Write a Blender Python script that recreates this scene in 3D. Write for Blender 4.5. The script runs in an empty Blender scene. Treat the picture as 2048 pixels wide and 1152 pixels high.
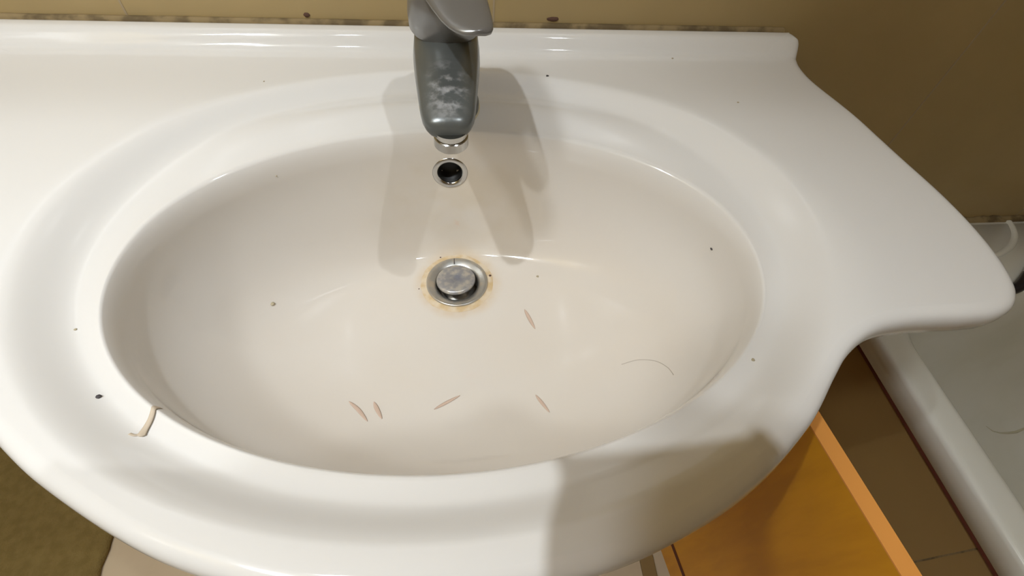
import bpy, bmesh, math, random
from mathutils import Vector, Matrix, noise
PI = math.pi
random.seed(4)
S = 0.01            # every length below is in centimetres
Z0 = 85.0           # the basin's rim stands 85 cm above the floor; z = 0 below is the rim
SC = bpy.context.scene
COL = SC.collection

# ------------------------------------------------------------------ camera
CAMP = (0.458, -49.12, 22.485)
PITCH, YAW, ROLL, F = math.radians(52.64), math.radians(9.768), math.radians(5.572), 964.0
fw = Vector((math.sin(YAW)*math.cos(PITCH), math.cos(YAW)*math.cos(PITCH), -math.sin(PITCH)))
rt = Vector((math.cos(YAW), -math.sin(YAW), 0))
up = rt.cross(fw)
r2 = math.cos(ROLL)*rt + math.sin(ROLL)*up
u2 = -math.sin(ROLL)*rt + math.cos(ROLL)*up
cam = bpy.data.objects.new('camera', bpy.data.cameras.new('camera'))
COL.objects.link(cam)
m = Matrix.Identity(4)
for i in range(3):
    m[i][0], m[i][1], m[i][2] = r2[i], u2[i], -fw[i]
    m[i][3] = (CAMP[i] + (Z0 if i == 2 else 0))*S
cam.matrix_world = m
cam.data.sensor_width = 36
cam.data.lens = 36*F/2048
cam.data.clip_start = 0.01
SC.camera = cam

# ------------------------------------------------------------------ world, exposure
w = bpy.data.worlds.new('world'); SC.world = w; w.use_nodes = True
w.node_tree.nodes['Background'].inputs[0].default_value = (1.0, 0.93, 0.82, 1)
w.node_tree.nodes['Background'].inputs[1].default_value = 0.02
SC.view_settings.view_transform = 'Standard'
SC.view_settings.look = 'None'
SC.view_settings.gamma = 1
SC.view_settings.use_curve_mapping = False
SC.view_settings.exposure = -0.11

# ------------------------------------------------------------------ the two lamps over the basin (their bulbs), and an added fill
LAMP_A = (-27, -46, 84, 22.5)     # x, y, z above rim, watts: left, strong
LAMP_B = (36, -50, 120, 12.5)       # right, weak
FILL_C = (-85, -85, 155, 28)       # added soft fill light, no such lamp known in the room
def bulb(name, L, rad, col, aim=None, cone=120):
    d = bpy.data.lights.new(name, 'SPOT' if aim else 'POINT'); d.energy = L[3]; d.color = col; d.shadow_soft_size = rad*S
    o = bpy.data.objects.new(name, d); COL.objects.link(o); o.location = (L[0]*S, L[1]*S, (L[2]+Z0)*S)
    if aim:
        d.spot_size = math.radians(cone); d.spot_blend = 1.0
        o.rotation_euler = (Vector(aim) - Vector(L[:3])).to_track_quat('-Z', 'Y').to_euler()
    return o
BULB = (0.94, 1.0, 1.05)
bulb('bulb_light', LAMP_A, 0.9, BULB, (-44, -64, 0), 126)
bulb('bulb_light', LAMP_B, 1.0, BULB, (0, -46, 0), 104)
bulb('bulb_light', FILL_C, 9.0, BULB)  # soft fill, added to lift the ambient light

# ------------------------------------------------------------------ helpers
def V(x, y, z): return Vector((x*S, y*S, (z+Z0)*S))
def link(name, me, mat, parent=None, smooth=True):
    me.materials.append(mat)
    if smooth:
        for p in me.polygons: p.use_smooth = True
    o = bpy.data.objects.new(name, me); COL.objects.link(o)
    if parent is not None:
        o.parent = parent
        o.matrix_parent_inverse = parent.matrix_basis.inverted()
    return o
def from_bm(name, bm, mat, parent=None, smooth=True, sharp=None):
    bmesh.ops.recalc_face_normals(bm, faces=bm.faces)
    me = bpy.data.meshes.new(name); bm.to_mesh(me); bm.free()
    o = link(name, me, mat, parent, smooth)
    if smooth and sharp:
        me.set_sharp_from_angle(angle=math.radians(sharp))
    return o
def tag(o, label, cat=None, group=None, kind=None):
    if label: o['label'] = label
    if cat: o['category'] = cat
    if group: o['group'] = group
    if kind: o['kind'] = kind
    return o
def empty(name, x, y, z, label, cat, group=None):
    o = bpy.data.objects.new(name, None); COL.objects.link(o); o.location = V(x, y, z)
    o.empty_display_size = .02
    return tag(o, label, cat, group)
def box(bm, a, b, bev=0.0, rot=None):
    """box from corner a to corner b (cm)"""
    r = bmesh.ops.create_cube(bm, size=1)
    c = [(a[i]+b[i])/2 for i in range(3)]; s = [abs(b[i]-a[i]) for i in range(3)]
    for v in r['verts']:
        p = Vector((v.co.x*s[0], v.co.y*s[1], v.co.z*s[2]))
        if rot: p = rot @ p
        v.co = V(c[0]+p.x, c[1]+p.y, c[2]+p.z)
    if bev:
        es = list({e for v in r['verts'] for e in v.link_edges})
        bmesh.ops.bevel(bm, geom=es, offset=bev*S, segments=3, affect='EDGES', profile=.5)
def rings(bm, rr, closed=True, cap0=False, cap1=False):
    """skin a list of rings (lists of Vectors)"""
    vs = [[bm.verts.new(p) for p in r] for r in rr]
    n = len(vs[0])
    for a, b in zip(vs, vs[1:]):
        for i in range(n if closed else n-1):
            j = (i+1) % n
            bm.faces.new((a[i], a[j], b[j], b[i]))
    if cap0: bm.faces.new(vs[0])
    if cap1: bm.faces.new(vs[-1][::-1])
    return vs
def lathe(bm, prof, c, ax=(0, 0, 1), n=48, cap0=False, cap1=False):
    """profile (radius, height) turned about axis ax through c (cm)"""
    ax = Vector(ax).normalized()
    e1 = ax.orthogonal().normalized(); e2 = ax.cross(e1)
    rr = []
    for r, h in prof:
        rr.append([V(*(Vector(c) + ax*h + (e1*math.cos(t)+e2*math.sin(t))*max(r, 1e-4))) for t in [2*PI*k/n for k in range(n)]])
    rings(bm, rr, True, cap0, cap1)
def tube(bm, pts, rad, n=12):
    pts = [Vector(p) for p in pts]
    rr = []
    for i, p in enumerate(pts):
        t = (pts[min(i+1, len(pts)-1)] - pts[max(i-1, 0)]).normalized()
        e1 = t.cross(Vector((0, 0, 1)))
        e1 = e1.normalized() if e1.length > 1e-3 else Vector((1, 0, 0))
        e2 = t.cross(e1)
        r = rad[i] if isinstance(rad, (list, tuple)) else rad
        rr.append([V(*(p + (e1*math.cos(a)+e2*math.sin(a))*r)) for a in [2*PI*k/n for k in range(n)]])
    rings(bm, rr, True, True, True)
def sst(a, b, x):
    t = max(0., min(1., (x-a)/(b-a))); return t*t*(3-2*t)
def lerp(a, b, t): return a+(b-a)*t
def smooth(tab, s):
    """monotone cubic through the table"""
    n = len(tab); h = [tab[i+1][0]-tab[i][0] for i in range(n-1)]; d = [(tab[i+1][1]-tab[i][1])/h[i] for i in range(n-1)]
    mm = [d[0]] + [0 if d[i-1]*d[i] <= 0 else 2*d[i-1]*d[i]/(d[i-1]+d[i]) for i in range(1, n-1)] + [d[-1]]
    for i in range(n-1):
        if s <= tab[i+1][0] or i == n-2:
            t = (s-tab[i][0])/h[i]; t2, t3 = t*t, t*t*t
            return (2*t3-3*t2+1)*tab[i][1] + (t3-2*t2+t)*h[i]*mm[i] + (3*t2-2*t3)*tab[i+1][1] + (t3-t2)*h[i]*mm[i+1]
def interp(tab, s):
    for (a, va), (b, vb) in zip(tab, tab[1:]):
        if (a <= s <= b) or (b <= s <= a):
            return lerp(va, vb, (s-a)/(b-a))
    return tab[-1][1]

# ------------------------------------------------------------------ materials
def mat(name, col, rough=.5, metal=0., spec=.5, coat=0.):
    mm = bpy.data.materials.new(name); mm.use_nodes = True
    b = mm.node_tree.nodes['Principled BSDF']
    b.inputs['Base Color'].default_value = (*col, 1); b.inputs['Roughness'].default_value = rough
    b.inputs['Metallic'].default_value = metal; b.inputs['Specular IOR Level'].default_value = spec
    if coat:
        b.inputs['Coat Weight'].default_value = coat; b.inputs['Coat Roughness'].default_value = .03
    return mm
class NT:
    def __init__(s, m): s.t = m.node_tree; s.b = s.t.nodes['Principled BSDF']
    def n(s, ty, **kw):
        o = s.t.nodes.new(ty)
        for k, v in kw.items(): setattr(o, k, v)
        return o
    def l(s, a, b): s.t.links.new(a, b)
    def pos(s):
        return s.n('ShaderNodeNewGeometry').outputs['Position']
    def noise(s, scale, detail=3, vec=None, rough=.5):
        o = s.n('ShaderNodeTexNoise'); o.inputs['Scale'].default_value = scale; o.inputs['Detail'].default_value = detail
        o.inputs['Roughness'].default_value = rough
        s.l(vec if vec is not None else s.pos(), o.inputs['Vector']); return o.outputs['Fac']
    def rng(s, x, a, b, c=0., d=1., smooth=True):
        o = s.n('ShaderNodeMapRange'); o.interpolation_type = 'SMOOTHSTEP' if smooth else 'LINEAR'
        s.l(x, o.inputs[0])
        for i, v in enumerate((a, b, c, d)): o.inputs[i+1].default_value = v
        return o.outputs[0]
    def mul(s, a, b, op='MULTIPLY'):
        o = s.n('ShaderNodeMath', operation=op)
        for i, v in enumerate((a, b)):
            if isinstance(v, (int, float)): o.inputs[i].default_value = v
            else: s.l(v, o.inputs[i])
        return o.outputs[0]
    def dist(s, c, sc=(1, 1, 1)):
        """distance in cm from the world point c (cm), per-axis scaled"""
        a = s.n('ShaderNodeVectorMath', operation='SUBTRACT'); s.l(s.pos(), a.inputs[0]); a.inputs[1].default_value = V(*c)
        b = s.n('ShaderNodeVectorMath', operation='MULTIPLY'); s.l(a.outputs[0], b.inputs[0]); b.inputs[1].default_value = [k/S for k in sc]
        d = s.n('ShaderNodeVectorMath', operation='LENGTH'); s.l(b.outputs[0], d.inputs[0]); return d.outputs['Value']
    def mix(s, fac, a, b):
        o = s.n('ShaderNodeMix', data_type='RGBA')
        if isinstance(fac, (int, float)): o.inputs[0].default_value = fac
        else: s.l(fac, o.inputs[0])
        for k, v in ((6, a), (7, b)):
            if isinstance(v, tuple): o.inputs[k].default_value = (*v, 1)
            else: s.l(v, o.inputs[k])
        return o.outputs[2]
    def col(s, c): s.l(c, s.b.inputs['Base Color'])
    def bump(s, h, st=.2, d=.001):
        o = s.n('ShaderNodeBump'); o.inputs['Strength'].default_value = st; o.inputs['Distance'].default_value = d
        s.l(h, o.inputs['Height']); s.l(o.outputs[0], s.b.inputs['Normal'])

M = {}
# porcelain: white glaze; a lime-yellowed film inside the bowl, orange ring and smears where the water sits
p = mat('porcelain', (.80, .79, .77), .06, 0, .5); M['porcelain'] = p; t = NT(p)
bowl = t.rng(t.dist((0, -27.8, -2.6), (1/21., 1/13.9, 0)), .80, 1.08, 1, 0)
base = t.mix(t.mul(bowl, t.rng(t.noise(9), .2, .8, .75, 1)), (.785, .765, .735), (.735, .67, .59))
yel = t.mul(t.rng(t.dist((0, -15.5, -9), (.11, .3, .12)), .3, 1.2, 1, 0), t.rng(t.noise(22), .35, .7, .3, 1))
base = t.mix(t.mul(yel, .55), base, (.66, .57, .43))
ring = t.rng(t.dist((.1, -20.1, -15), (1, 1, .3)), 3.2, 4.6, 1, 0)
base = t.mix(t.mul(ring, t.rng(t.noise(60), .3, .7, .3, .8)), base, (.68, .52, .34))
for c, sc, rr_, cc, k in (((.3, -15.6, -11.3), (1.2, 1.2, .5), .8, (.75, .42, .25), .5),
                         ((1.0, -30.2, -12.6), (.8, .5, .5), 1.2, (.80, .58, .50), .4),
                         ((-3.4, -17., -12.), (.6, 1, .5), .8, (.70, .55, .38), .5)):
    base = t.mix(t.mul(t.mul(t.rng(t.dist(c, sc), 0, rr_, 1, 0), t.rng(t.noise(130), .42, .6, 0, 1)), k), base, cc)
t.col(base)

def wall_tile(name, c1, c2, rough=.28):
    mm = mat(name, c1, rough, 0, .35); t = NT(mm)
    n1 = t.rng(t.noise(3.2, 4), .3, .7); n2 = t.rng(t.noise(14, 5), .3, .75)
    c = t.mix(n1, c1, c2); c = t.mix(t.mul(n2, .35), c, tuple(k*.8 for k in c1)); t.col(c)
    t.bump(t.noise(40, 3), .08, .001); return mm
M['tile'] = wall_tile('wall_tile', (.47, .35, .165), (.42, .31, .14))
M['apron'] = wall_tile('apron_tile', (.38, .24, .09), (.33, .21, .075), .35)
M['floor'] = wall_tile('floor_tile', (.78, .64, .45), (.70, .56, .38), .4)
M['grout'] = mat('grout', (.42, .33, .21), .9)
M['mould'] = mat('mouldy_joint', (.16, .11, .045), .8)
t = NT(M['mould']); t.col(t.mix(t.rng(t.noise(45, 4), .38, .62), (.13, .09, .04), (.29, .21, .10)))
M['plaster'] = mat('ceiling_paint', (.62, .60, .56), .9)
M['steel'] = mat('worn_steel', (.52, .50, .47), .32, .85)
t = NT(M['steel']); t.col(t.mix(t.rng(t.noise(120, 4), .4, .7), (.50, .49, .46), (.62, .56, .47)))
M['cap'] = mat('limed_steel', (.5, .48, .44), .38, .6)
t = NT(M['cap']); c = t.mix(t.rng(t.noise(170, 6), .38, .70), (.36, .355, .37), (.58, .54, .47))
c = t.mix(t.rng(t.dist((0, -20.0, -13.4), (1, 1, .2)), .2, .9, .8, 0), c, (.22, .24, .30)); t.col(c); t.bump(t.noise(260, 4), .5, .0006)
M['chrome'] = mat('dulled_chrome', (.27, .27, .27), .28, .6)
t = NT(M['chrome'])
M['spout'] = mat('limescaled_chrome', (.26, .28, .27), .3, .3)
t = NT(M['spout'])
zone = t.rng(t.dist((.0, -20.3, 5.6), (.6, .30, .6)), .35, 1.15, 1, 0)
fl = t.mul(t.rng(t.noise(95, 5, None, .6), .44, .66), zone)
t.col(t.mix(fl, (.135, .145, .14), (.34, .34, .34)))
t.l(t.rng(fl, 0, 1, .28, .6), t.b.inputs['Roughness']); t.l(t.rng(fl, 0, 1, .35, .05), t.b.inputs['Metallic'])
M['shiny'] = mat('bright_chrome', (.50, .50, .49), .12, 1.)
M['dark'] = mat('dark_hole', (.006, .006, .005), .5)
M['caulk'] = mat('yellowed_sealant', (.70, .63, .44), .5)
M['scum'] = mat('rust_scum', (.66, .50, .30), .6)
t = NT(M['scum']); t.col(t.mix(t.rng(t.noise(90, 4), .35, .65), (.72, .60, .44), (.62, .45, .24)))
M['wood'] = mat('orange_beech', (.46, .22, .04), .38, 0, .4)
t = NT(M['wood'])
mp = t.n('ShaderNodeMapping'); t.l(t.pos(), mp.inputs[0]); mp.inputs['Scale'].default_value = (6, 6, 1)
t.col(t.mix(t.rng(t.noise(14, 4, mp.outputs[0]), .3, .7), (.72, .33, .006), (.64, .28, .004)))
M['edging'] = mat('light_wood_edging', (.78, .33, .07), .4, 0, .4)
M['redline'] = mat('dark_red_seam', (.12, .025, .01), .7)
M['enamel'] = mat('bath_enamel', (.76, .75, .67), .16)
t = NT(M['enamel']); t.col(t.mix(t.rng(t.noise(8, 3), .3, .7), (.79, .78, .71), (.73, .72, .63)))
M['tubstain'] = mat('bath_scum_line', (.55, .52, .38), .5)
M['black'] = mat('black_rubber', (.012, .012, .02), .35)
M['rug'] = mat('brown_cotton', (.30, .20, .085), .95, 0, .1)
t = NT(M['rug']); t.bump(t.noise(320, 3), .8, .003); t.col(t.mix(t.rng(t.noise(60, 4), .3, .7), (.235, .165, .055), (.28, .20, .07)))
M['sliver'] = mat('tan_sliver', (.62, .46, .36), .6)
M['pale'] = mat('pale_sliver', (.60, .50, .38), .6)
M['hair'] = mat('grey_hair', (.50, .44, .37), .6)
M['speck'] = mat('dark_speck', (.06, .05, .05), .7)
M['dirt'] = mat('brown_dirt', (.12, .06, .04), .8)
M['drop'] = mat('tan_speck', (.45, .38, .25), .6)
M['phone'] = mat('phone_case', (.03, .03, .035), .4)
M['glass'] = mat('phone_screen', (.01, .01, .012), .05)
M['skin'] = mat('skin', (.62, .38, .28), .5)
M['shade'] = mat('lamp_metal', (.7, .68, .64), .4, .3)

# ------------------------------------------------------------------ the washbasin
BACK, CY = -0.35, -26.0
OUT = [(12, BACK), (24, BACK), (34.4, BACK), (35.5, -.7), (35.9, -1.8), (35.75, -3.4), (35.35, -5.2), (35.2, -8.3), (35.5, -13.7), (36.2, -19.7),
       (36.95, -25.2), (37.0, -29.5), (36.4, -32.8), (35.3, -34.6), (33.6, -35.45), (31.5, -35.65), (29.3, -35.65), (27.4, -35.7), (25.3, -36.0),
       (23.7, -36.6), (22.2, -37.55), (20.7, -38.9), (18.1, -41.3), (14.5, -43.75), (10.8, -45.5), (6, -46.9), (0, -47.4)]
def catmull(pts, n=10):
    o = []
    P = [pts[0]] + pts + [pts[-1]]
    for i in range(1, len(P)-2):
        a, b, c, d = (Vector((*q, 0)) for q in P[i-1:i+3])
        for k in range(n):
            s = k/n
            o.append(.5*((2*b)+(c-a)*s+(2*a-5*b+4*c-d)*s*s+(3*b-a-3*c+d)*s**3))
    o.append(Vector((*pts[-1], 0))); return o
half = catmull([(0, BACK)] + OUT, 24)
def resample(pl, n):
    L = [0]
    for a, b in zip(pl, pl[1:]): L.append(L[-1]+(b-a).length)
    o = []; j = 0
    for k in range(n+1):
        d = L[-1]*k/n
        while j < len(L)-2 and L[j+1] < d: j += 1
        s = (d-L[j])/max(1e-9, L[j+1]-L[j]); o.append(pl[j].lerp(pl[j+1], min(1, s)))
    return o
half = resample(half, 380)
def left(x): return -(x + (.035*(x-14)**1.75 if x > 14 else 0))     # the left wing is longer than the right
outline = half[:-1] + [Vector((left(q.x), q.y, 0)) for q in half[::-1][:-1]]
NO = len(outline)
def normals(pl):
    o = []
    for i in range(len(pl)):
        t = (pl[(i+1) % len(pl)] - pl[i-1]).normalized(); o.append(Vector((-t.y, t.x, 0)))
    return o
nin = normals(outline)
if nin[NO//2].y < 0: nin = [-q for q in nin]      # pointing inwards
for _ in range(14):      # even the normals out at the corners so insets do not fold
    nin = [(nin[i-1] + nin[i]*2 + nin[(i+1) % NO]).normalized() for i in range(NO)]
def rho(x, y, a, b, c): return math.hypot(x/a, (y-c)/b)
CA, CB, CC = 25.3, 19.2, -26.0           # the oval crease round the bowl
IA, IB, IC = 20.7, 13.55, -28.1          # the bowl's mouth
def ztop(x, y):
    z = 1.3*sst(-3.45, -2.05, y) - .75*sst(-16, -5, y)                                     # raised lip along the wall
    d = (1-rho(x, y, CA, CB, CC))*20.
    z -= 1.25*sst(-.3, 2.0, d) - .3*sst(1.8, 4.5, d)
    ri = rho(x, y, IA, IB, IC)
    z -= .9*sst(1.34, 1.0, ri)
    return z
def ell(a, b, c, ang): return Vector((a*math.cos(ang), c+b*math.sin(ang), 0))
ang = [math.atan2((q.y-CC)/CB, q.x/CA) for q in outline]
crease = [ell(CA, CB, CC, t) for t in ang]
mouth = [ell(IA+.5, IB+.45, IC, t) for t in ang]
R_ = []
def ring3(pl, zf): R_.append([V(q.x, q.y, zf(q) if callable(zf) else zf) for q in pl])
def inset(d): return [q + n*d for q, n in zip(outline, nin)]
zt = lambda q: ztop(q.x, q.y)
# underside, from the drain pipe outwards
def bowl_ring(s, grow=0.0):
    a = lerp(3.05, 20.7, s); z = -2.75 - 12.2*max(0, 1-min(1, s)**2.2)**.40
    s = max(0., min(1., s)); ry = smooth([(0, -17.0), (.3, -16.25), (.6, -15.6), (.8, -15.15), (.93, -14.85), (1, -14.55)], s) + grow; fy = lerp(-23.1, -41.65, s) - grow
    return [Vector(((a+grow)*math.cos(t), (ry+fy)/2+(ry-fy)/2*math.sin(t), z)) for t in ang]
for s in (0, .3, .6, .75, .85, .90, .935, .96, .98, .992, 1.0):
    R_.append([V(q.x, q.y, q.z-1.4) for q in bowl_ring(s, 1.2 if s < 1 else 1.6)])
ring3(crease, -4.0)
ring3(inset(1.5), -2.6)
ring3(inset(.5), -2.3); ring3(inset(.12), lambda q: zt(q)-1.9)
for d, dz in ((0, -1.3), (.0, -.8), (.08, -.5), (.2, -.3), (.38, -.15), (.62, -.05), (.9, 0)):
    ring3(inset(d), lambda q, dz=dz: zt(q)+dz)
i1 = inset(.9)
for k in range(1, 27): ring3([a.lerp(b, k/26) for a, b in zip(i1, crease)], zt)
for k in range(1, 19): ring3([a.lerp(b, k/18) for a, b in zip(crease, mouth)], zt)
# rounding over the mouth, then the bowl
for k in range(1, 5):
    b0 = bowl_ring(.9995)
    ring3([a.lerp(Vector((b.x, b.y, 0)), k/5) for a, b in zip(mouth, b0)], lambda q, k=k: lerp(-1.95, -3.3, (k/5)**1.9))
ss = [.9995 - .9995*(k/80)**1.7 for k in range(81)]
for s in ss: R_.append([V(q.x, q.y, q.z) for q in bowl_ring(s)])
R_.append([V(2.9*math.cos(t), -20.05+2.9*math.sin(t), -15.5) for t in ang])
R_.append([V(2.9*math.cos(t), -20.05+2.9*math.sin(t), -16.3) for t in ang])
bm = bmesh.new(); vs = rings(bm, R_, True)
# hole for the overflow
bm.normal_update()
HOLE = None
from mathutils.bvhtree import BVHTree
bv = BVHTree.FromBMesh(bm)
def hit(x, y, z=10):
    """the basin's upper surface straight below"""
    h = bv.ray_cast(V(x, y, z), Vector((0, 0, -1)))
    return (h[0].z/S - Z0, h[1]) if h[0] else (0, Vector((0, 0, 1)))
def pix(px, py):
    """where the sight line through a photo point meets the basin"""
    d = (r2*((px-1024)/F) - u2*((py-576)/F) + fw).normalized()
    h = bv.ray_cast(V(*CAMP), d)
    n = h[1]
    if n.z < 0: n = -n
    return Vector((h[0].x/S, h[0].y/S, h[0].z/S-Z0)), n
OV, OVN = pix(900, 346)
OVN = Vector((0, OVN.y if OVN.y < 0 else -OVN.y, abs(OVN.z))).normalized()
def in_hole(c):
    d = (c - V(*OV))/S; h = d.dot(OVN); return -2.2 < h < 1.6 and (d - OVN*h).length < 1.3
dead = [f for f in bm.faces if in_hole(f.calc_center_median())]
bmesh.ops.delete(bm, geom=dead, context='FACES')
basin = from_bm('washbasin', bm, M['porcelain'])
tag(basin, 'white porcelain washbasin with oval bowl and pointed side wings set against the tiled wall', 'washbasin')

# overflow ring, its dark throat
bm = bmesh.new()
lathe(bm, [(1.62, -.12), (1.60, .02), (1.50, .10), (1.32, .13), (1.14, .06), (1.05, -.1), (1.03, -.5)], OV, OVN, 56)
ov = tag(from_bm('overflow_ring', bm, M['shiny']), 'small round chrome overflow ring on the bowl wall below the tap', 'overflow ring')
bm = bmesh.new(); lathe(bm, [(1.045, -.12), (1.0, -.16), (1.0, -1.4), (.1, -1.42)], OV, OVN, 40, cap1=True)
from_bm('overflow_throat', bm, M['dark'], ov)

# drain: stained ring, flange, dark gap, stopper
DZ = -14.92
bm = bmesh.new()
n = 96
def wob(t, a): return a + .10*noise.noise(Vector((math.cos(t)*2.1, math.sin(t)*2.1, 3))) + .05*noise.noise(Vector((math.cos(t)*6, math.sin(t)*6, 7)))
rr = []
for r0, h in ((3.50, None), (3.25, .05), (2.95, .09), (2.75, .09)):
    q = []
    for k in range(n):
        t_ = 2*PI*k/n; a = wob(t_, r0) if r0 > 3.0 else r0
        x, y = a*math.cos(t_), -20.05+a*math.sin(t_); zz = hit(x, y)[0]
        if r0 < 3.0: zz = DZ-.02
        q.append(V(x, y, zz+(.012 if h is None else h)))
    rr.append(q)
rings(bm, rr)
drain = empty('drain', 0, -20.05, DZ, 'round steel basin drain with a limescaled push stopper in the bowl bottom', 'drain')
tag(from_bm('sealant_ring', bm, M['scum'], drain), 'rusty orange stained ring')
bm = bmesh.new()
lathe(bm, [(2.96, .0), (2.95, .12), (2.85, .17), (2.6, .12), (2.25, -.02), (2.08, -.10), (2.0, -.25), (1.98, -2.2)], (0, -20.05, DZ+.1), (0, 0, 1), 96)
from_bm('flange', bm, M['steel'], drain)
bm = bmesh.new(); lathe(bm, [(1.98, 0), (.1, -.05)], (0, -20.05, DZ-1.6), (0, 0, 1), 48, cap1=True)
from_bm('drain_throat', bm, M['dark'], drain)
sax = Vector((-.05, .10, 1)).normalized()
bm = bmesh.new()
lathe(bm, [(.4, -1.9), (.45, -.5), (1.6, -.42), (1.82, -.36), (1.88, -.25), (1.88, -.08), (1.83, .02), (1.72, .08), (1.2, .13), (.35, .12), (.12, .04), (.0, .03)], (-.12, -19.93, DZ+.45), sax, 72, cap0=True, cap1=True)
from_bm('stopper', bm, M['cap'], drain)
bm = bmesh.new(); box(bm, (-.26, -17.85, DZ+.20), (-.18, -17.15, DZ+.27), .02)
tag(from_bm('scratch', bm, M['speck'], drain), 'short dark scratch behind the stopper')

# ------------------------------------------------------------------ the tap
tap = empty('basin_tap', 0, -11.3, -1.0, 'chrome single lever basin mixer tap spotted with limescale at the back of the basin', 'tap')
TY, BY = -12.7, -11.3
bm = bmesh.new()
lathe(bm, [(2.5, -1.6), (2.52, -.9), (2.5, -.75), (2.42, -.6), (2.36, 0.), (2.36, 3.5), (2.36, 5.4), (2.2, 5.9)], (0, BY, 0), (0, 0, 1), 64, cap0=True, cap1=True)
from_bm('body', bm, M['spout'], tap, sharp=40)
bm = bmesh.new()
rr = []
for dr, dz in ((.0, .2), (.08, .07), (.16, .02)):
    q = []
    for k in range(64):
        a = 2*PI*k/64; r0 = 2.46+dr*(1+.25*noise.noise(Vector((math.cos(a)*2, math.sin(a)*2, 0))))
        x, y = r0*math.cos(a), BY+r0*math.sin(a); q.append(V(x, y, hit(x, y)[0]+dz))
    rr.append(q)
rings(bm, rr); tag(from_bm('sealant', bm, M['caulk'], tap), 'yellowed sealant round the base')
# spout: lofted from the body to the tip; top slopes gently down, sides taper, tip rounded
def sect(y, hw, zt_, zb, sq=2.6, n=40, tilt=0):
    q = []
    for k in range(n):
        a = 2*PI*k/n; c, s_ = math.cos(a), math.sin(a)
        x = hw*math.copysign(abs(c)**(2/sq), c); h = math.copysign(abs(s_)**(2/sq), s_)
        q.append(V(x, y + tilt*h, (zt_+zb)/2 + (zt_-zb)/2*h))
    return q
prof = [(-10.5, 2.30, 6.6, 1.5), (-12.0, 2.42, 6.75, 1.2), (-13.5, 2.44, 6.65, 1.3), (-15.0, 2.40, 6.45, 2.0), (-16.5, 2.30, 6.2, 2.7), (-18.0, 2.17, 5.95, 3.15),
        (-19.5, 2.03, 5.7, 3.4), (-21.0, 1.88, 5.45, 3.5), (-22.0, 1.78, 5.27, 3.5), (-22.8, 1.64, 5.1, 3.5), (-23.3, 1.45, 4.95, 3.5), (-23.6, 1.25, 4.78, 3.52), (-23.75, 1.0, 4.6, 3.6), (-23.8, .7, 4.45, 3.75)]
bm = bmesh.new(); rings(bm, [sect(-10.5+(q[0]+10.5)*.932, *q[1:]) for q in prof], True, True, True)
from_bm('spout', bm, M['spout'], tap)
bm = bmesh.new(); lathe(bm, [(1.20, 1.35), (1.14, 1.1), (1.04, .75), (1.12, .7), (1.14, .1), (1.05, 0), (.85, .0), (.8, .25), (.1, .3)], (.12, -22.0, 2.6), (0, -.06, 1), 48, cap0=True, cap1=True)
from_bm('aerator', bm, M['shiny'], tap, sharp=35)
# lever: domed cap with a broad blade reaching forward, turned a little to the right
lev_rot = math.radians(9)
def LV(x, y, z):
    c, s_ = math.cos(lev_rot), math.sin(lev_rot)
    return V(x*c - y*s_, TY + x*s_ + y*c, z)
bm = bmesh.new()
lathe(bm, [(2.40, 6.2), (2.54, 6.4), (2.56, 7.3), (2.45, 8.3), (2.2, 9.1), (1.7, 9.75), (1.0, 10.15), (.3, 10.3)], (0, TY, 0), (0, -.10, 1), 64, cap0=True, cap1=True)
cap = from_bm('lever_cap', bm, M['chrome'], tap, sharp=40)
def blade(y, xl, xr, zt_, th, n=32):
    q = []
    for k in range(n):
        a = 2*PI*k/n; c, s_ = math.cos(a), math.sin(a)
        x = (xl+xr)/2+(xr-xl)/2*math.copysign(abs(c)**.75, c); u = (x-(xl+xr)/2)/((xr-xl)/2)
        q.append(LV(x, y, zt_ - .12*u*u - th/2 + th/2*math.copysign(abs(s_)**.8, s_)))
    return q
bl = [(1.3, -1.0, 1.0, 10.4, .4), (.3, -1.8, 1.75, 10.6, 1.3), (-1.0, -2.05, 2.0, 10.65, 1.5), (-2.4, -2.05, 2.05, 10.45, 1.3), (-4.0, -1.85, 2.0, 10.2, .95), (-5.5, -1.55, 1.9, 9.95, .7),
      (-6.8, -1.25, 1.8, 9.78, .55), (-7.6, -.95, 1.7, 9.70, .5), (-8.1, -.65, 1.58, 9.66, .48), (-8.45, -.3, 1.4, 9.63, .45), (-8.65, .05, 1.1, 9.6, .36), (-8.72, .3, .8, 9.58, .25)]
bm = bmesh.new(); rings(bm, [blade(*q) for q in bl], True, True, True)
from_bm('lever', bm, M['chrome'], tap)

# ------------------------------------------------------------------ room shell
RX0, RX1, RY1, ZF, ZC = -120., 128., -170., -85., 165.
def plane_obj(name, a, b, mt):
    bm = bmesh.new(); box(bm, a, b); o = from_bm(name, bm, mt, smooth=False); o['kind'] = 'structure'; return o
plane_obj('floor', (RX0-6, RY1-6, ZF-6), (RX1+6, 6, ZF), M['floor'])
plane_obj('ceiling', (RX0-6, RY1-6, ZC), (RX1+6, 6, ZC+6), M['plaster'])
plane_obj('wall_back', (RX0-6, 0, ZF), (RX1+6, 6, ZC), M['tile'])
plane_obj('wall_left', (RX0-6, RY1, ZF), (RX0, 0, ZC), M['tile'])
plane_obj('wall_right', (RX1, RY1, ZF), (RX1+6, 0, ZC), M['tile'])
plane_obj('wall_front', (RX0-6, RY1-6, ZF), (RX1+6, RY1, ZC), M['tile'])

# grout lines of the wall tiles (one vertical joint shows beside the tap)
bm = bmesh.new()
for x in (-95.4, -62.2, -28.8, 4.5, 37.9+20, 91.2): box(bm, (x-.09, -.035, ZF), (x+.09, .1, ZC))
g = from_bm('trim_1', bm, M['grout'], smooth=False); g['kind'] = 'structure'
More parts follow.
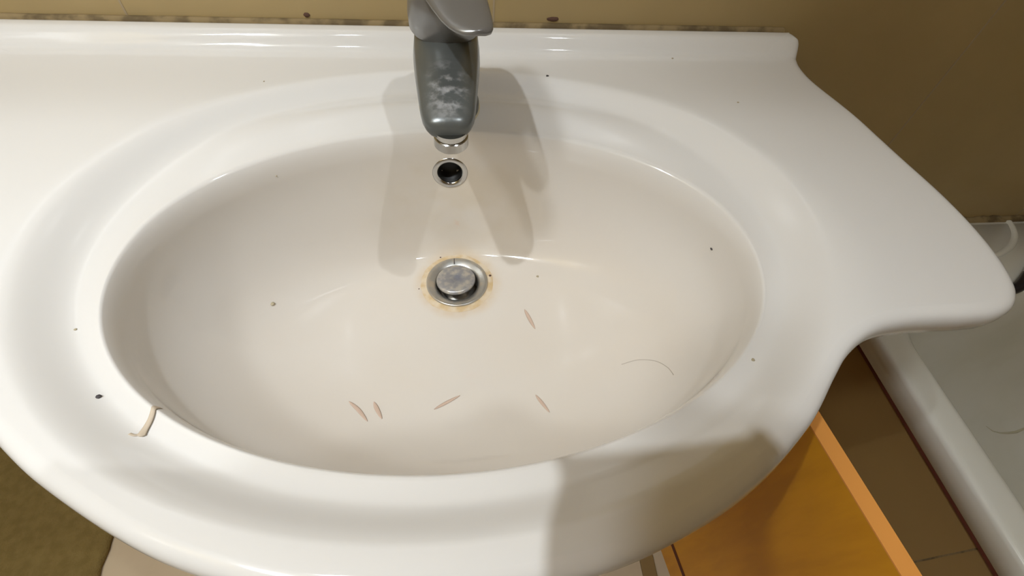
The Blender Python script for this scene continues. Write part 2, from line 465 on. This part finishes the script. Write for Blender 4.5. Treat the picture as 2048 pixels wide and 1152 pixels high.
# mouldy silicone joint between the wall and the basin
bm = bmesh.new()
N_ = 150; rr = []
for k in range(N_+1):
    x = -44+81*k/N_
    wv = .30+.16*noise.noise(Vector((x*.35, 0, 0)))+.10*noise.noise(Vector((x*1.7, 4, 0)))
    x_ = min(x, 34.9)
    rr.append([V(x_, -.02, 0.56+wv*.2), V(x_, -.1, .55+wv*.15), V(x_, -.42, .5), V(x_, -.42, -.2), V(x_, -.0, -.2)])
rr = [r for r in rr if True]
rings(bm, rr, True, True, True)
mj = tag(from_bm('joint_sealant', bm, M['mould']), 'mouldy brown sealant line between the wall and the back edge of the washbasin', 'sealant')
for i, (x, ww, z, lb) in enumerate(((10.4, .62, 1.0, 'dark mould patch on the wall just right of the tap, above the basin edge'),
                                    (-13.0, .28, .95, 'small dark mould spot on the wall joint left of the tap'))):
    bm = bmesh.new()
    r = bmesh.ops.create_uvsphere(bm, u_segments=20, v_segments=10, radius=1)
    for v in bm.verts:
        k = 1+.25*noise.noise(v.co*1.6+Vector((i*5, 0, 0)))
        v.co = V(x+v.co.x*ww*k, -.04+v.co.y*.07, z+v.co.z*.20*k)
    tag(from_bm('mould_patch', bm, M['dirt']), lb, 'mould')

# ------------------------------------------------------------------ bathtub on the right
TX0, TX1, TZ = 54.4, 127.5, -28.7
def rrect(x0, x1, y0, y1, r, n=14):
    q = []
    for cx, cy, a0 in ((x1-r, y1-r, 0), (x0+r, y1-r, 90), (x0+r, y0+r, 180), (x1-r, y0+r, 270)):
        for k in range(n+1):
            a = math.radians(a0+90*k/n); q.append((cx+r*math.cos(a), cy+r*math.sin(a)))
    return q
tub = empty('bathtub', 90, -80, ZF, 'white enamel bathtub with brown tiled side standing right of the washbasin', 'bathtub')
bm = bmesh.new(); rr = []
Y0, Y1 = -165, -.6
for (i, z, r) in ((.6, TZ-3.6, 1), (0, TZ-3.4, 1.2), (0, TZ-.7, 1.5), (.12, TZ-.3, 1.6), (.4, TZ-.08, 1.8), (.9, TZ, 2.2), (1.3, TZ+.02, 2.3)):
    rr.append([V(x, y, z) for x, y in rrect(TX0+i, TX1-i, Y0+i, Y1-min(i, .9), r)])
for (dx, dyb, dz, r) in ((3.0, 11.4, .02, 9), (3.5, 12.1, .0, 9), (4.0, 13.0, -.12, 9), (4.7, 13.8, -.7, 9.5), (5.2, 14.5, -2.0, 10), (6.0, 15.5, -8, 11), (8.0, 18.5, -22, 13), (11, 23, -32, 14), (16, 30, -35.5, 14), (24, 44, -36.5, 10)):
    rr.append([V(x, y, TZ+dz) for x, y in rrect(TX0+dx, TX1-dx, Y0+dyb, Y1-dyb, r)])
rings(bm, rr, True, False, True)
from_bm('tub_shell', bm, M['enamel'], tub)
bm = bmesh.new(); box(bm, (TX0+.55, Y0+1, ZF), (TX0+2.5, -45.15, TZ-3.3)); box(bm, (TX0+.55, -44.95, ZF), (TX0+2.5, -.1, TZ-3.3))
tag(from_bm('apron_panel', bm, M['apron'], tub, smooth=False), 'brown tiled side panel')
bm = bmesh.new(); box(bm, (TX0+.62, -45.2, ZF), (TX0+2.0, -44.9, TZ-3.3))
from_bm('apron_joint', bm, M['mould'], tub, smooth=False)
bm = bmesh.new(); box(bm, (TX0+.1, Y0+1, TZ-4.1), (TX0+1.4, -1, TZ-3.5), .1)
tag(from_bm('apron_seam', bm, M['redline'], tub), 'dark red sealant line under the rim')
# raised arc moulded in the back rim
bm = bmesh.new()
arc = [(89.6, -.8), (89.2, -2.2), (88.2, -4.0), (86.3, -5.8), (83.8, -7.2), (81.0, -8.2), (77.5, -8.9)]
pl = catmull(arc, 6); tube(bm, [(q.x, q.y, TZ-.32) for q in pl], [.2]+[.62]*(len(pl)-2)+[.2], 14)
tag(from_bm('moulded_ridge', bm, M['enamel'], tub), None)
bm = bmesh.new(); 
pl = catmull([(72, -16.2), (76, -15.0), (79.2, -14.6), (83.0, -12.4), (87, -9.6), (92, -7.2), (98, -5.8)], 8)
tube(bm, [(q.x, q.y, TZ+.75+.5*sst(78, 74, q.x)*0) for q in pl], .78, 14)
tag(from_bm('shower_hose', bm, M['black']), 'black rubber hose lying on the bathtub rim just past the right tip of the basin', 'hose')
# mouldy joint between tub and wall
bm = bmesh.new(); rr = []
for k in range(121):
    x = TX0+1+(TX1-TX0-2)*k/120; wv = .45+.45*noise.noise(Vector((x*.5, 9, 0)))+.2*noise.noise(Vector((x*2.3, 2, 0)))
    rr.append([V(x, -.02, TZ+max(.15, wv)), V(x, -.3, TZ+.10+.4*max(.1, wv)), V(x, -1.0, TZ+.02), V(x, -1.0, TZ-.4), V(x, 0., TZ-.4)])
rings(bm, rr, True, True, True)
tag(from_bm('joint_sealant', bm, M['mould']), 'black mouldy sealant line between the bathtub rim and the wall', 'sealant')

def bvh_of(o):
    b = bmesh.new(); b.from_mesh(o.data)
    t = BVHTree.FromBMesh(b); b.free(); return t
def sight(t, px, py):
    d = (r2*((px-1024)/F) - u2*((py-576)/F) + fw).normalized(); h = t.ray_cast(V(*CAMP), d)
    return Vector((h[0].x/S, h[0].y/S, h[0].z/S-Z0)) if h[0] else None
# scum line on the inner side of the bath
tb = bvh_of(bpy.data.objects['tub_shell'])
q = [sight(tb, *c) for c in ((1972, 852), (1985, 862), (2000, 866), (2015, 866), (2032, 864), (2046, 858), (2070, 850), (2100, 846))]
q = [c for c in q if c]
bm = bmesh.new(); tube(bm, q, [.05]+[.1, .12, .2, .25, .2, .15, .1][:len(q)-1], 10)
tag(from_bm('scum_line', bm, M['tubstain'], bpy.data.objects['bathtub']), 'olive scum line on the inner side')
bm = bmesh.new(); c = sight(tb, 1960, 846); lathe(bm, [(.55, -.05), (.5, .08), (.25, .16), (.0, .2)], c, (-.2, -.2, 1), 20)

# ------------------------------------------------------------------ vanity cabinet under the basin, right door open
bm.free()
van = empty('vanity_cabinet', 0, -18, -50, 'orange beech vanity cabinet under the basin with its right door standing open', 'cabinet')
VT, VB = -10.0, -48.5
bm = bmesh.new()
box(bm, (-25, -1, VB), (-23.4, -30, -4.2)); box(bm, (24.6-1.6, -1, VB), (24.6, -30, -4.2)); box(bm, (-23.4, -1, VB), (23, -30, VB+1.6)); box(bm, (-23.4, -.6, VB+1.6), (23, -1.4, -4.2))
from_bm('body', bm, M['wood'], van, smooth=False)
def door(name, pts, parent):
    (x0, y0), (x1, y1) = pts; d = Vector((x1-x0, y1-y0, 0)).normalized(); nn = Vector((-d.y, d.x, 0))
    if nn.x > 0: nn = -nn
    return Vector((x0, y0, 0)), d, nn, math.hypot(x1-x0, y1-y0)
o0, d0, n0, ln = door('door', ((25.5, -30.9), (28.95, -58.0)), van)
def slab(a, b, t0, t1, z0, z1, name, mt, par, label=None, bev=0.):
    """slab along the open door: a..b along it, t0..t1 across (towards the left)"""
    bm = bmesh.new(); r = bmesh.ops.create_cube(bm, size=1)
    for v in r['verts']:
        p = o0 + d0*lerp(a, b, v.co.x+.5) + n0*lerp(t0, t1, v.co.y+.5); v.co = V(p.x, p.y, lerp(z0, z1, v.co.z+.5))
    if bev: bmesh.ops.bevel(bm, geom=bm.edges[:], offset=bev*S, segments=2, affect='EDGES')
    return tag(from_bm(name, bm, mt, par, smooth=False), label)
dr = slab(0, ln, 0, 1.25, VB, VT-.12, 'door', M['wood'], van, 'open orange door seen on its inner side')
slab(0, ln, -.02, 1.27, VT-.12, VT, 'edging', M['edging'], dr, 'lighter top edge')
slab(0, ln, 1.25, 1.29, VB+4.2, VB+5.0, 'seam', M['redline'], dr, 'dark red seam near the lower edge')
slab(.2, .9, 1.25, 3.2, VT-6.5, VT-4.5, 'hinge', M['steel'], dr)
bm = bmesh.new(); box(bm, (-24.8, -30.2, VB), (-.2, -31.4, -18.), .1); ld = from_bm('door', bm, M['wood'], van, smooth=False)
bm = bmesh.new(); tube(bm, [(-3, -31.2, -20), (-3, -32.6, -20.4), (-3, -32.6, -25.6), (-3, -31.2, -26)], .3); from_bm('handle', bm, M['steel'], ld)
# waste pipe under the bowl
bm = bmesh.new(); tube(bm, [(0, -20, -16.5), (0, -20, -30), (0, -19, -33), (0, -14, -34), (0, -6, -34), (0, -1.8, -34)], [2.2]+[1.6]*5, 20)
tag(from_bm('waste_pipe', bm, M['steel']), 'waste pipe running from the basin drain to the back of the cabinet', 'pipe')

# ------------------------------------------------------------------ floor things
bm = bmesh.new()
for x in (-112, -79, 20.4, -46, -12.8, 53.6): box(bm, (x-.15, RY1, ZF-.01), (x+.15, 0, ZF+.02))
for y in (-8, -41.5, -74.5, -108, -141): box(bm, (RX0, y-.15, ZF-.01), (TX0, y+.15, ZF+.021))
g = from_bm('trim_2', bm, M['grout'], smooth=False); g['kind'] = 'structure'
bm = bmesh.new(); rr = []
edge = []
for k in range(160):
    t_ = k/160
    p_ = rrect(-112, -68.2, -75, -4.5, 3, 10)
    L_ = resample([Vector((*c, 0)) for c in p_ + [p_[0]]], 160)
    break
for d, z in ((0, .0), (-.25, .5), (0., 1.0), (.5, 1.35), (1.4, 1.45)):
    q = []
    for k, c in enumerate(L_[:-1]):
        cc = Vector((-90, -40, 0)); dd = (c-cc).normalized(); wv = .35*noise.noise(c*.5)+.2*noise.noise(c*1.7)
        c2 = c - dd*(d+wv); q.append(V(c2.x, c2.y, ZF+z))
    rr.append(q)
rings(bm, rr, True, True, True)
tag(from_bm('bath_mat', bm, M['rug']), 'thick brown cotton bath mat on the floor left of the washbasin', 'mat')

bm = bmesh.new(); box(bm, (33.4, -70, ZF), (36.2, -15, ZF+.6), .1)  # narrow darker strip laid along the floor
g = from_bm('floor_strip', bm, M['apron'], smooth=False); g['kind'] = 'structure'
# ------------------------------------------------------------------ bits lying in the basin
bb = bvh_of(basin)
def at(px, py):
    p_ = sight(bb, px, py); return p_
def surf(x, y):
    h = bb.ray_cast(V(x, y, 4), Vector((0, 0, -1))); return h[0].z/S-Z0 if h[0] else 0
def sliver(name, pts, wd, mt, label, group=None, cat='debris', th=.06):
    P3 = [at(*c) for c in pts]; P3 = catmull([(c.x, c.y) for c in P3], 8)
    n_ = len(P3); bm = bmesh.new(); rr = []
    for i, c in enumerate(P3):
        t = (P3[min(i+1, n_-1)]-P3[max(i-1, 0)]).normalized(); nn = Vector((-t.y, t.x, 0)); s_ = i/(n_-1)
        w_ = wd(s_) if callable(wd) else wd
        q = []
        for k in range(8):
            a = 2*PI*k/8; e = c + nn*w_*math.cos(a)
            q.append(V(e.x, e.y, surf(e.x, e.y)+.01+th*.5+th*.5*math.sin(a)))
        rr.append(q)
    rings(bm, rr, True, True, True)
    return tag(from_bm(name, bm, mt), label, cat, group)
spin = lambda k, e=.7: (lambda s: k*max(.12, math.sin(PI*min(1, max(0, s)))**e))
G = 'tan slivers lying in the bowl'
sliver('sliver', [(1049, 619), (1058, 636), (1070, 658)], spin(.17), M['sliver'], 'reddish tan sliver in the bowl just right and in front of the drain', G)
sliver('sliver', [(698, 803), (717, 820), (735, 843)], spin(.16), M['sliver'], 'long thin tan sliver, left one of the close pair in the front of the bowl', G)
sliver('sliver', [(748, 804), (754, 818), (764, 838)], spin(.17), M['sliver'], 'short tan sliver, right one of the close pair in the front of the bowl', G)
sliver('sliver', [(868, 819), (892, 806), (920, 791)], spin(.14), M['sliver'], 'thin flat-lying tan sliver straight in front of the drain, tilted up to the right', G)
sliver('sliver', [(1071, 790), (1083, 805), (1099, 825)], spin(.14), M['sliver'], 'faint thin sliver at the right of the front bowl wall', G)
sliver('sliver', [(318, 815), (303, 838), (290, 862), (283, 874)], lambda s: .12+.07*s if s < .95 else .1, M['pale'], 'large pale sliver with a hooked end lying on the left basin rim', G, th=.12)
sliver('sliver', [(260, 868), (270, 871), (284, 868)], .07, M['pale'], 'tiny curled shred at the foot of the large pale sliver', G)
sliver('hair', [(1243, 729), (1275, 720), (1310, 722), (1335, 735), (1347, 750)], .022, M['hair'], 'faint curved hair stuck in the right front of the bowl', None, 'hair', .03)
SP = [(1423, 498, .13, 'speck', 'dark speck on the right wall of the bowl'), (197, 794, .14, 'speck', 'dark speck on the left basin rim'), (1095, 152, .13, 'speck', 'dark speck on the basin behind the bowl, right of the tap'),
      (545, 608, .18, 'drop', 'tan crumb in the bowl left of the drain'), (1506, 720, .1, 'drop', 'tiny grey speck on the right front rim'), (859, 548, .22, 'dirt', 'brown crumb on the upper left edge of the drain ring'),
      (528, 163, .07, 'drop', 'tiny speck on the basin behind the bowl, left of the tap'), (1345, 117, .1, 'drop', 'tiny grey speck on the rear right ledge'), (1476, 205, .09, 'drop', 'tiny grey speck on the flat right wing'),
      (151, 659, .08, 'drop', 'tiny speck on the far left rim above the dark speck'), (1075, 553, .13, 'drop', 'faint tan dot in the bowl right of the drain'), (838, 578, .06, 'dirt', 'tiny brown dot just left of the drain ring'),
      (980, 552, .12, 'dirt', 'small brown bit on the right edge of the drain ring'), (553, 352, .07, 'drop', 'tiny speck on the left rear lip of the bowl'), (881, 515, .07, 'dirt', 'tiny brown dot just behind the drain ring')]
for (px, py, r, mt, lb) in SP:
    c = at(px, py); z_ = c.z; bm = bmesh.new(); bmesh.ops.create_icosphere(bm, subdivisions=2, radius=1)
    for v in bm.verts:
        k = 1+.5*noise.noise(v.co*1.3+Vector((px, py, 0))); v.co = V(c.x+v.co.x*r*k, c.y+v.co.y*r*k, z_+v.co.z*.5*r+(.1 if 850 < px < 985 and 515 < py < 560 else .02))
    tag(from_bm('crumb', bm, M[mt]), lb, 'crumb', 'specks and crumbs on the basin')

# ------------------------------------------------------------------ ceiling lamp over the basin (out of the frame)
def lamp(name, L, label):
    e = empty(name, L[0], L[1], ZC, label, 'lamp')
    bm = bmesh.new(); lathe(bm, [(5, 0), (5, -1.5), (1, -2.5), (.5, -3), (.5, L[2]+9-ZC)], (L[0], L[1], ZC), (0, 0, 1), 32, True, True); from_bm('rod', bm, M['shade'], e)
    bm = bmesh.new(); lathe(bm, [(.8, 9.5), (1.6, 9), (2.2, 6.5), (4.5, 3.5), (7.5, 1.5), (7.6, 1.6), (4.5, 4.0), (2.5, 7), (1.7, 9.4), (.8, 9.8)], (L[0], L[1], L[2]), (0, 0, 1), 48); from_bm('lamp_shade', bm, M['shade'], e)
    return e
lamp('pendant_lamp', LAMP_A, 'metal pendant lamp hanging from the ceiling left in front of the basin')
lamp('pendant_lamp', LAMP_B, 'metal pendant lamp hanging from the ceiling right in front of the basin')

# ------------------------------------------------------------------ the photographer (behind the camera): phone held in the right hand
def CP(r, u, f): return Vector(CAMP) + r2*r + u2*u + fw*f
def camslab(name, r0, r1, u0, u1, f0, f1, mt, par=None, bev=.3):
    bm = bmesh.new(); r = bmesh.ops.create_cube(bm, size=1)
    ca, sa = math.cos(math.radians(5)), math.sin(math.radians(5))
    for v in r['verts']:
        a, b = lerp(r0, r1, v.co.x+.5), lerp(u0, u1, v.co.y+.5); v.co = V(*CP(a*ca-b*sa, a*sa+b*ca, lerp(f0, f1, v.co.z+.5)))
    bmesh.ops.bevel(bm, geom=bm.edges[:], offset=bev*S, segments=3, affect='EDGES')
    return from_bm(name, bm, mt, par, sharp=40)
ph = tag(camslab('smartphone', -5.6, 1.0, -6, 7.6, -1.25, -.4, M['phone']), 'black smartphone held upright over the basin in a hand', 'phone')
camslab('screen', -5.3, .7, -5.7, 7.3, -1.30, -1.2, M['glass'], ph, .03)
camslab('lens_ring', -.65, .65, -.65, .65, -.42, -.25, M['phone'], ph, .05)
def skin(name, nodes, edges, mt, par=None, sub=2):
    me = bpy.data.meshes.new(name); me.from_pydata([V(*nd[:3]) for nd in nodes], edges, [])
    o = link(name, me, mt, par, False)
    md = o.modifiers.new('skin', 'SKIN'); md.use_smooth_shade = True
    for i, nd in enumerate(nodes):
        k = me.skin_vertices[0].data[i]; k.radius = (nd[3]*S, (nd[4] if len(nd) > 4 else nd[3])*S); k.use_root = (i == 0)
    o.modifiers.new('sub', 'SUBSURF').levels = sub; o.modifiers['sub'].render_levels = sub
    return o
hb = CP(-1.2, -6.0, 1.2); wr = CP(5.5, -11.5, .8)
nodes = [(17, -100, 2, 8.5, 6), (17, -93, 22, 9.5, 7), (17, -81, 38, 9.5, 7), (18.5, -70, 49, 5.4), (20, -62.5, 54, 6), (21, -56, 58, 9), (21, -53, 61, 10.3), (21, -52.6, 65, 10.3), (21, -53, 70, 8),
         (31, -80, 40, 4.2), (38, -88, 20, 4), (wr.x, wr.y, wr.z, 2.7, 2.2), (hb.x+2.2, hb.y-1, hb.z-.5, 3.2, 1.5), (hb.x, hb.y, hb.z, 3.6, 1.3),
         (3, -80, 40, 4.2), (-5, -90, 18, 4), (-4, -86, -6, 2.7), (-3.5, -85, -13, 3, 1.7),
         (24.5, -101, -10, 6), (26, -98, -42, 5.8), (26, -101, -78, 3.8), (26, -93, -82.6, 3.6, 2.4), (9.5, -101, -10, 6), (8, -98, -42, 5.8), (8, -101, -78, 3.8), (8, -93, -82.6, 3.6, 2.4)]
edges = [(i, i+1) for i in range(8)] + [(2, 9), (9, 10), (10, 11), (11, 12), (12, 13), (2, 14), (14, 15), (15, 16), (16, 17), (0, 18), (18, 19), (19, 20), (20, 21), (0, 22), (22, 23), (23, 24), (24, 25)]
# the hand under the phone: three fingers closing on its left edge, thumb on the screen side, index finger along the right edge
for k, (u_, ln_) in enumerate(((-3.6, 7.4), (-5.3, 7.2), (-6.9, 6.2))):
    b_ = len(nodes); x0 = -.9
    for j, (dr_, df_) in enumerate(((0, 1.3), (-2.4, 1.1), (-4.4, .2), (-4.7, -1.1))):
        c_ = CP(x0+dr_*ln_/7.4*.9, u_+.25*j, df_); nodes.append((*c_, .85-.06*j))
        edges.append((13 if j == 0 else b_+j-1, b_+j))
b_ = len(nodes)
for j, (r_, u_, f_) in enumerate(((2.8, -6.0, .2), (2.6, -4.2, -1.2), (1.2, -2.6, -2.0))):
    nodes.append((*CP(r_, u_, f_), 1.0-.08*j)); edges.append((12 if j == 0 else b_+j-1, b_+j))
b_ = len(nodes)      # the index finger stretched up along the right edge
for j, (r_, u_, f_) in enumerate(((3.0, -5.0, -.3), (2.6, -1.5, -.6), (2.3, 1.4, -.8), (2.0, 3.9, -.9))):
    nodes.append((*CP(r_, u_, f_), .95-.07*j)); edges.append((12 if j == 0 else b_+j-1, b_+j))
person = skin('person', nodes, edges, M['skin'])
tag(person, 'person in a pale shirt leaning forward over the basin and holding up a phone', 'person')
M['cloth'] = mat('light_jersey', (.78, .78, .78), .9); M['trouser'] = mat('dark_trousers', (.07, .075, .10), .9); M['hairc'] = mat('dark_hair', (.03, .02, .015), .6)
T_ = [(17, -102, -14, 16, 13), (17, -101, -2, 15.5, 12.5), (17, -97, 12, 14.5, 11.5), (17, -90, 26, 13.6, 10.8), (17, -80.5, 39, 13.4, 10.6), (18, -73.5, 46.5, 8), (27, -79.5, 41.5, 8.2), (33, -80, 39, 7.4), (38, -88, 20, 6.2), (30, -83, 15, 5.2), (7, -79.5, 41.5, 8.2), (1, -80, 39, 7.4), (-5, -90, 18, 6.2), (-4.6, -87.5, 2, 5)]
tag(skin('shirt', T_, [(0, 1), (1, 2), (2, 3), (3, 4), (4, 5), (4, 6), (6, 7), (7, 8), (8, 9), (4, 10), (10, 11), (11, 12), (12, 13)], M['cloth'], person), 'loose pale long sleeved shirt')
T_ = [(17, -100, 7, 11, 8.5), (17, -101, -3, 12.5, 9.8), (24, -101, -14, 9.8), (26, -98, -42, 8), (26, -101, -77, 6.4), (10, -101, -14, 9.8), (8, -98, -42, 8), (8, -101, -77, 6.4)]
tag(skin('trousers', T_, [(0, 1), (1, 2), (2, 3), (3, 4), (1, 5), (5, 6), (6, 7)], M['trouser'], person), 'dark trousers')
tag(skin('hair', [(21.2, -62, 61, 7), (21, -58, 68, 10), (20.8, -53, 72, 8)], [(0, 1), (1, 2)], M['hairc'], person), 'short dark hair')
for sx in (-1, 1):
    bm = bmesh.new()
    for v in bmesh.ops.create_uvsphere(bm, u_segments=16, v_segments=10, radius=1.15*S)['verts']: v.co += V(20.7+sx*3.0, -45.3, 60.2)
    from_bm('eye', bm, M['plaster'], person)
bm = bmesh.new(); tube(bm, [(20.6, -45.2, 60.5), (20.6, -43.4, 57.6), (20.65, -44.2, 56.6)], [.7, 1.2, 1.0], 12); from_bm('nose', bm, M['skin'], person)
bm = bmesh.new(); tube(bm, [(18.4, -47.4, 54.4), (20.6, -46.2, 54.1), (22.8, -47.4, 54.4)], [.3, .7, .3], 10); from_bm('mouth', bm, M['sliver'], person)

gl = empty('fill_lamp', FILL_C[0], FILL_C[1], ZC, 'added round white fill lamp on the ceiling left behind the photographer', 'lamp')  # fitting made up to carry the added fill light
bm = bmesh.new(); lathe(bm, [(17, 0), (17, -1.2), (15.5, -1.6), (15.2, 0)], (FILL_C[0], FILL_C[1], ZC), (0, 0, 1), 48); from_bm('fill_lamp_base', bm, M['shade'], gl)
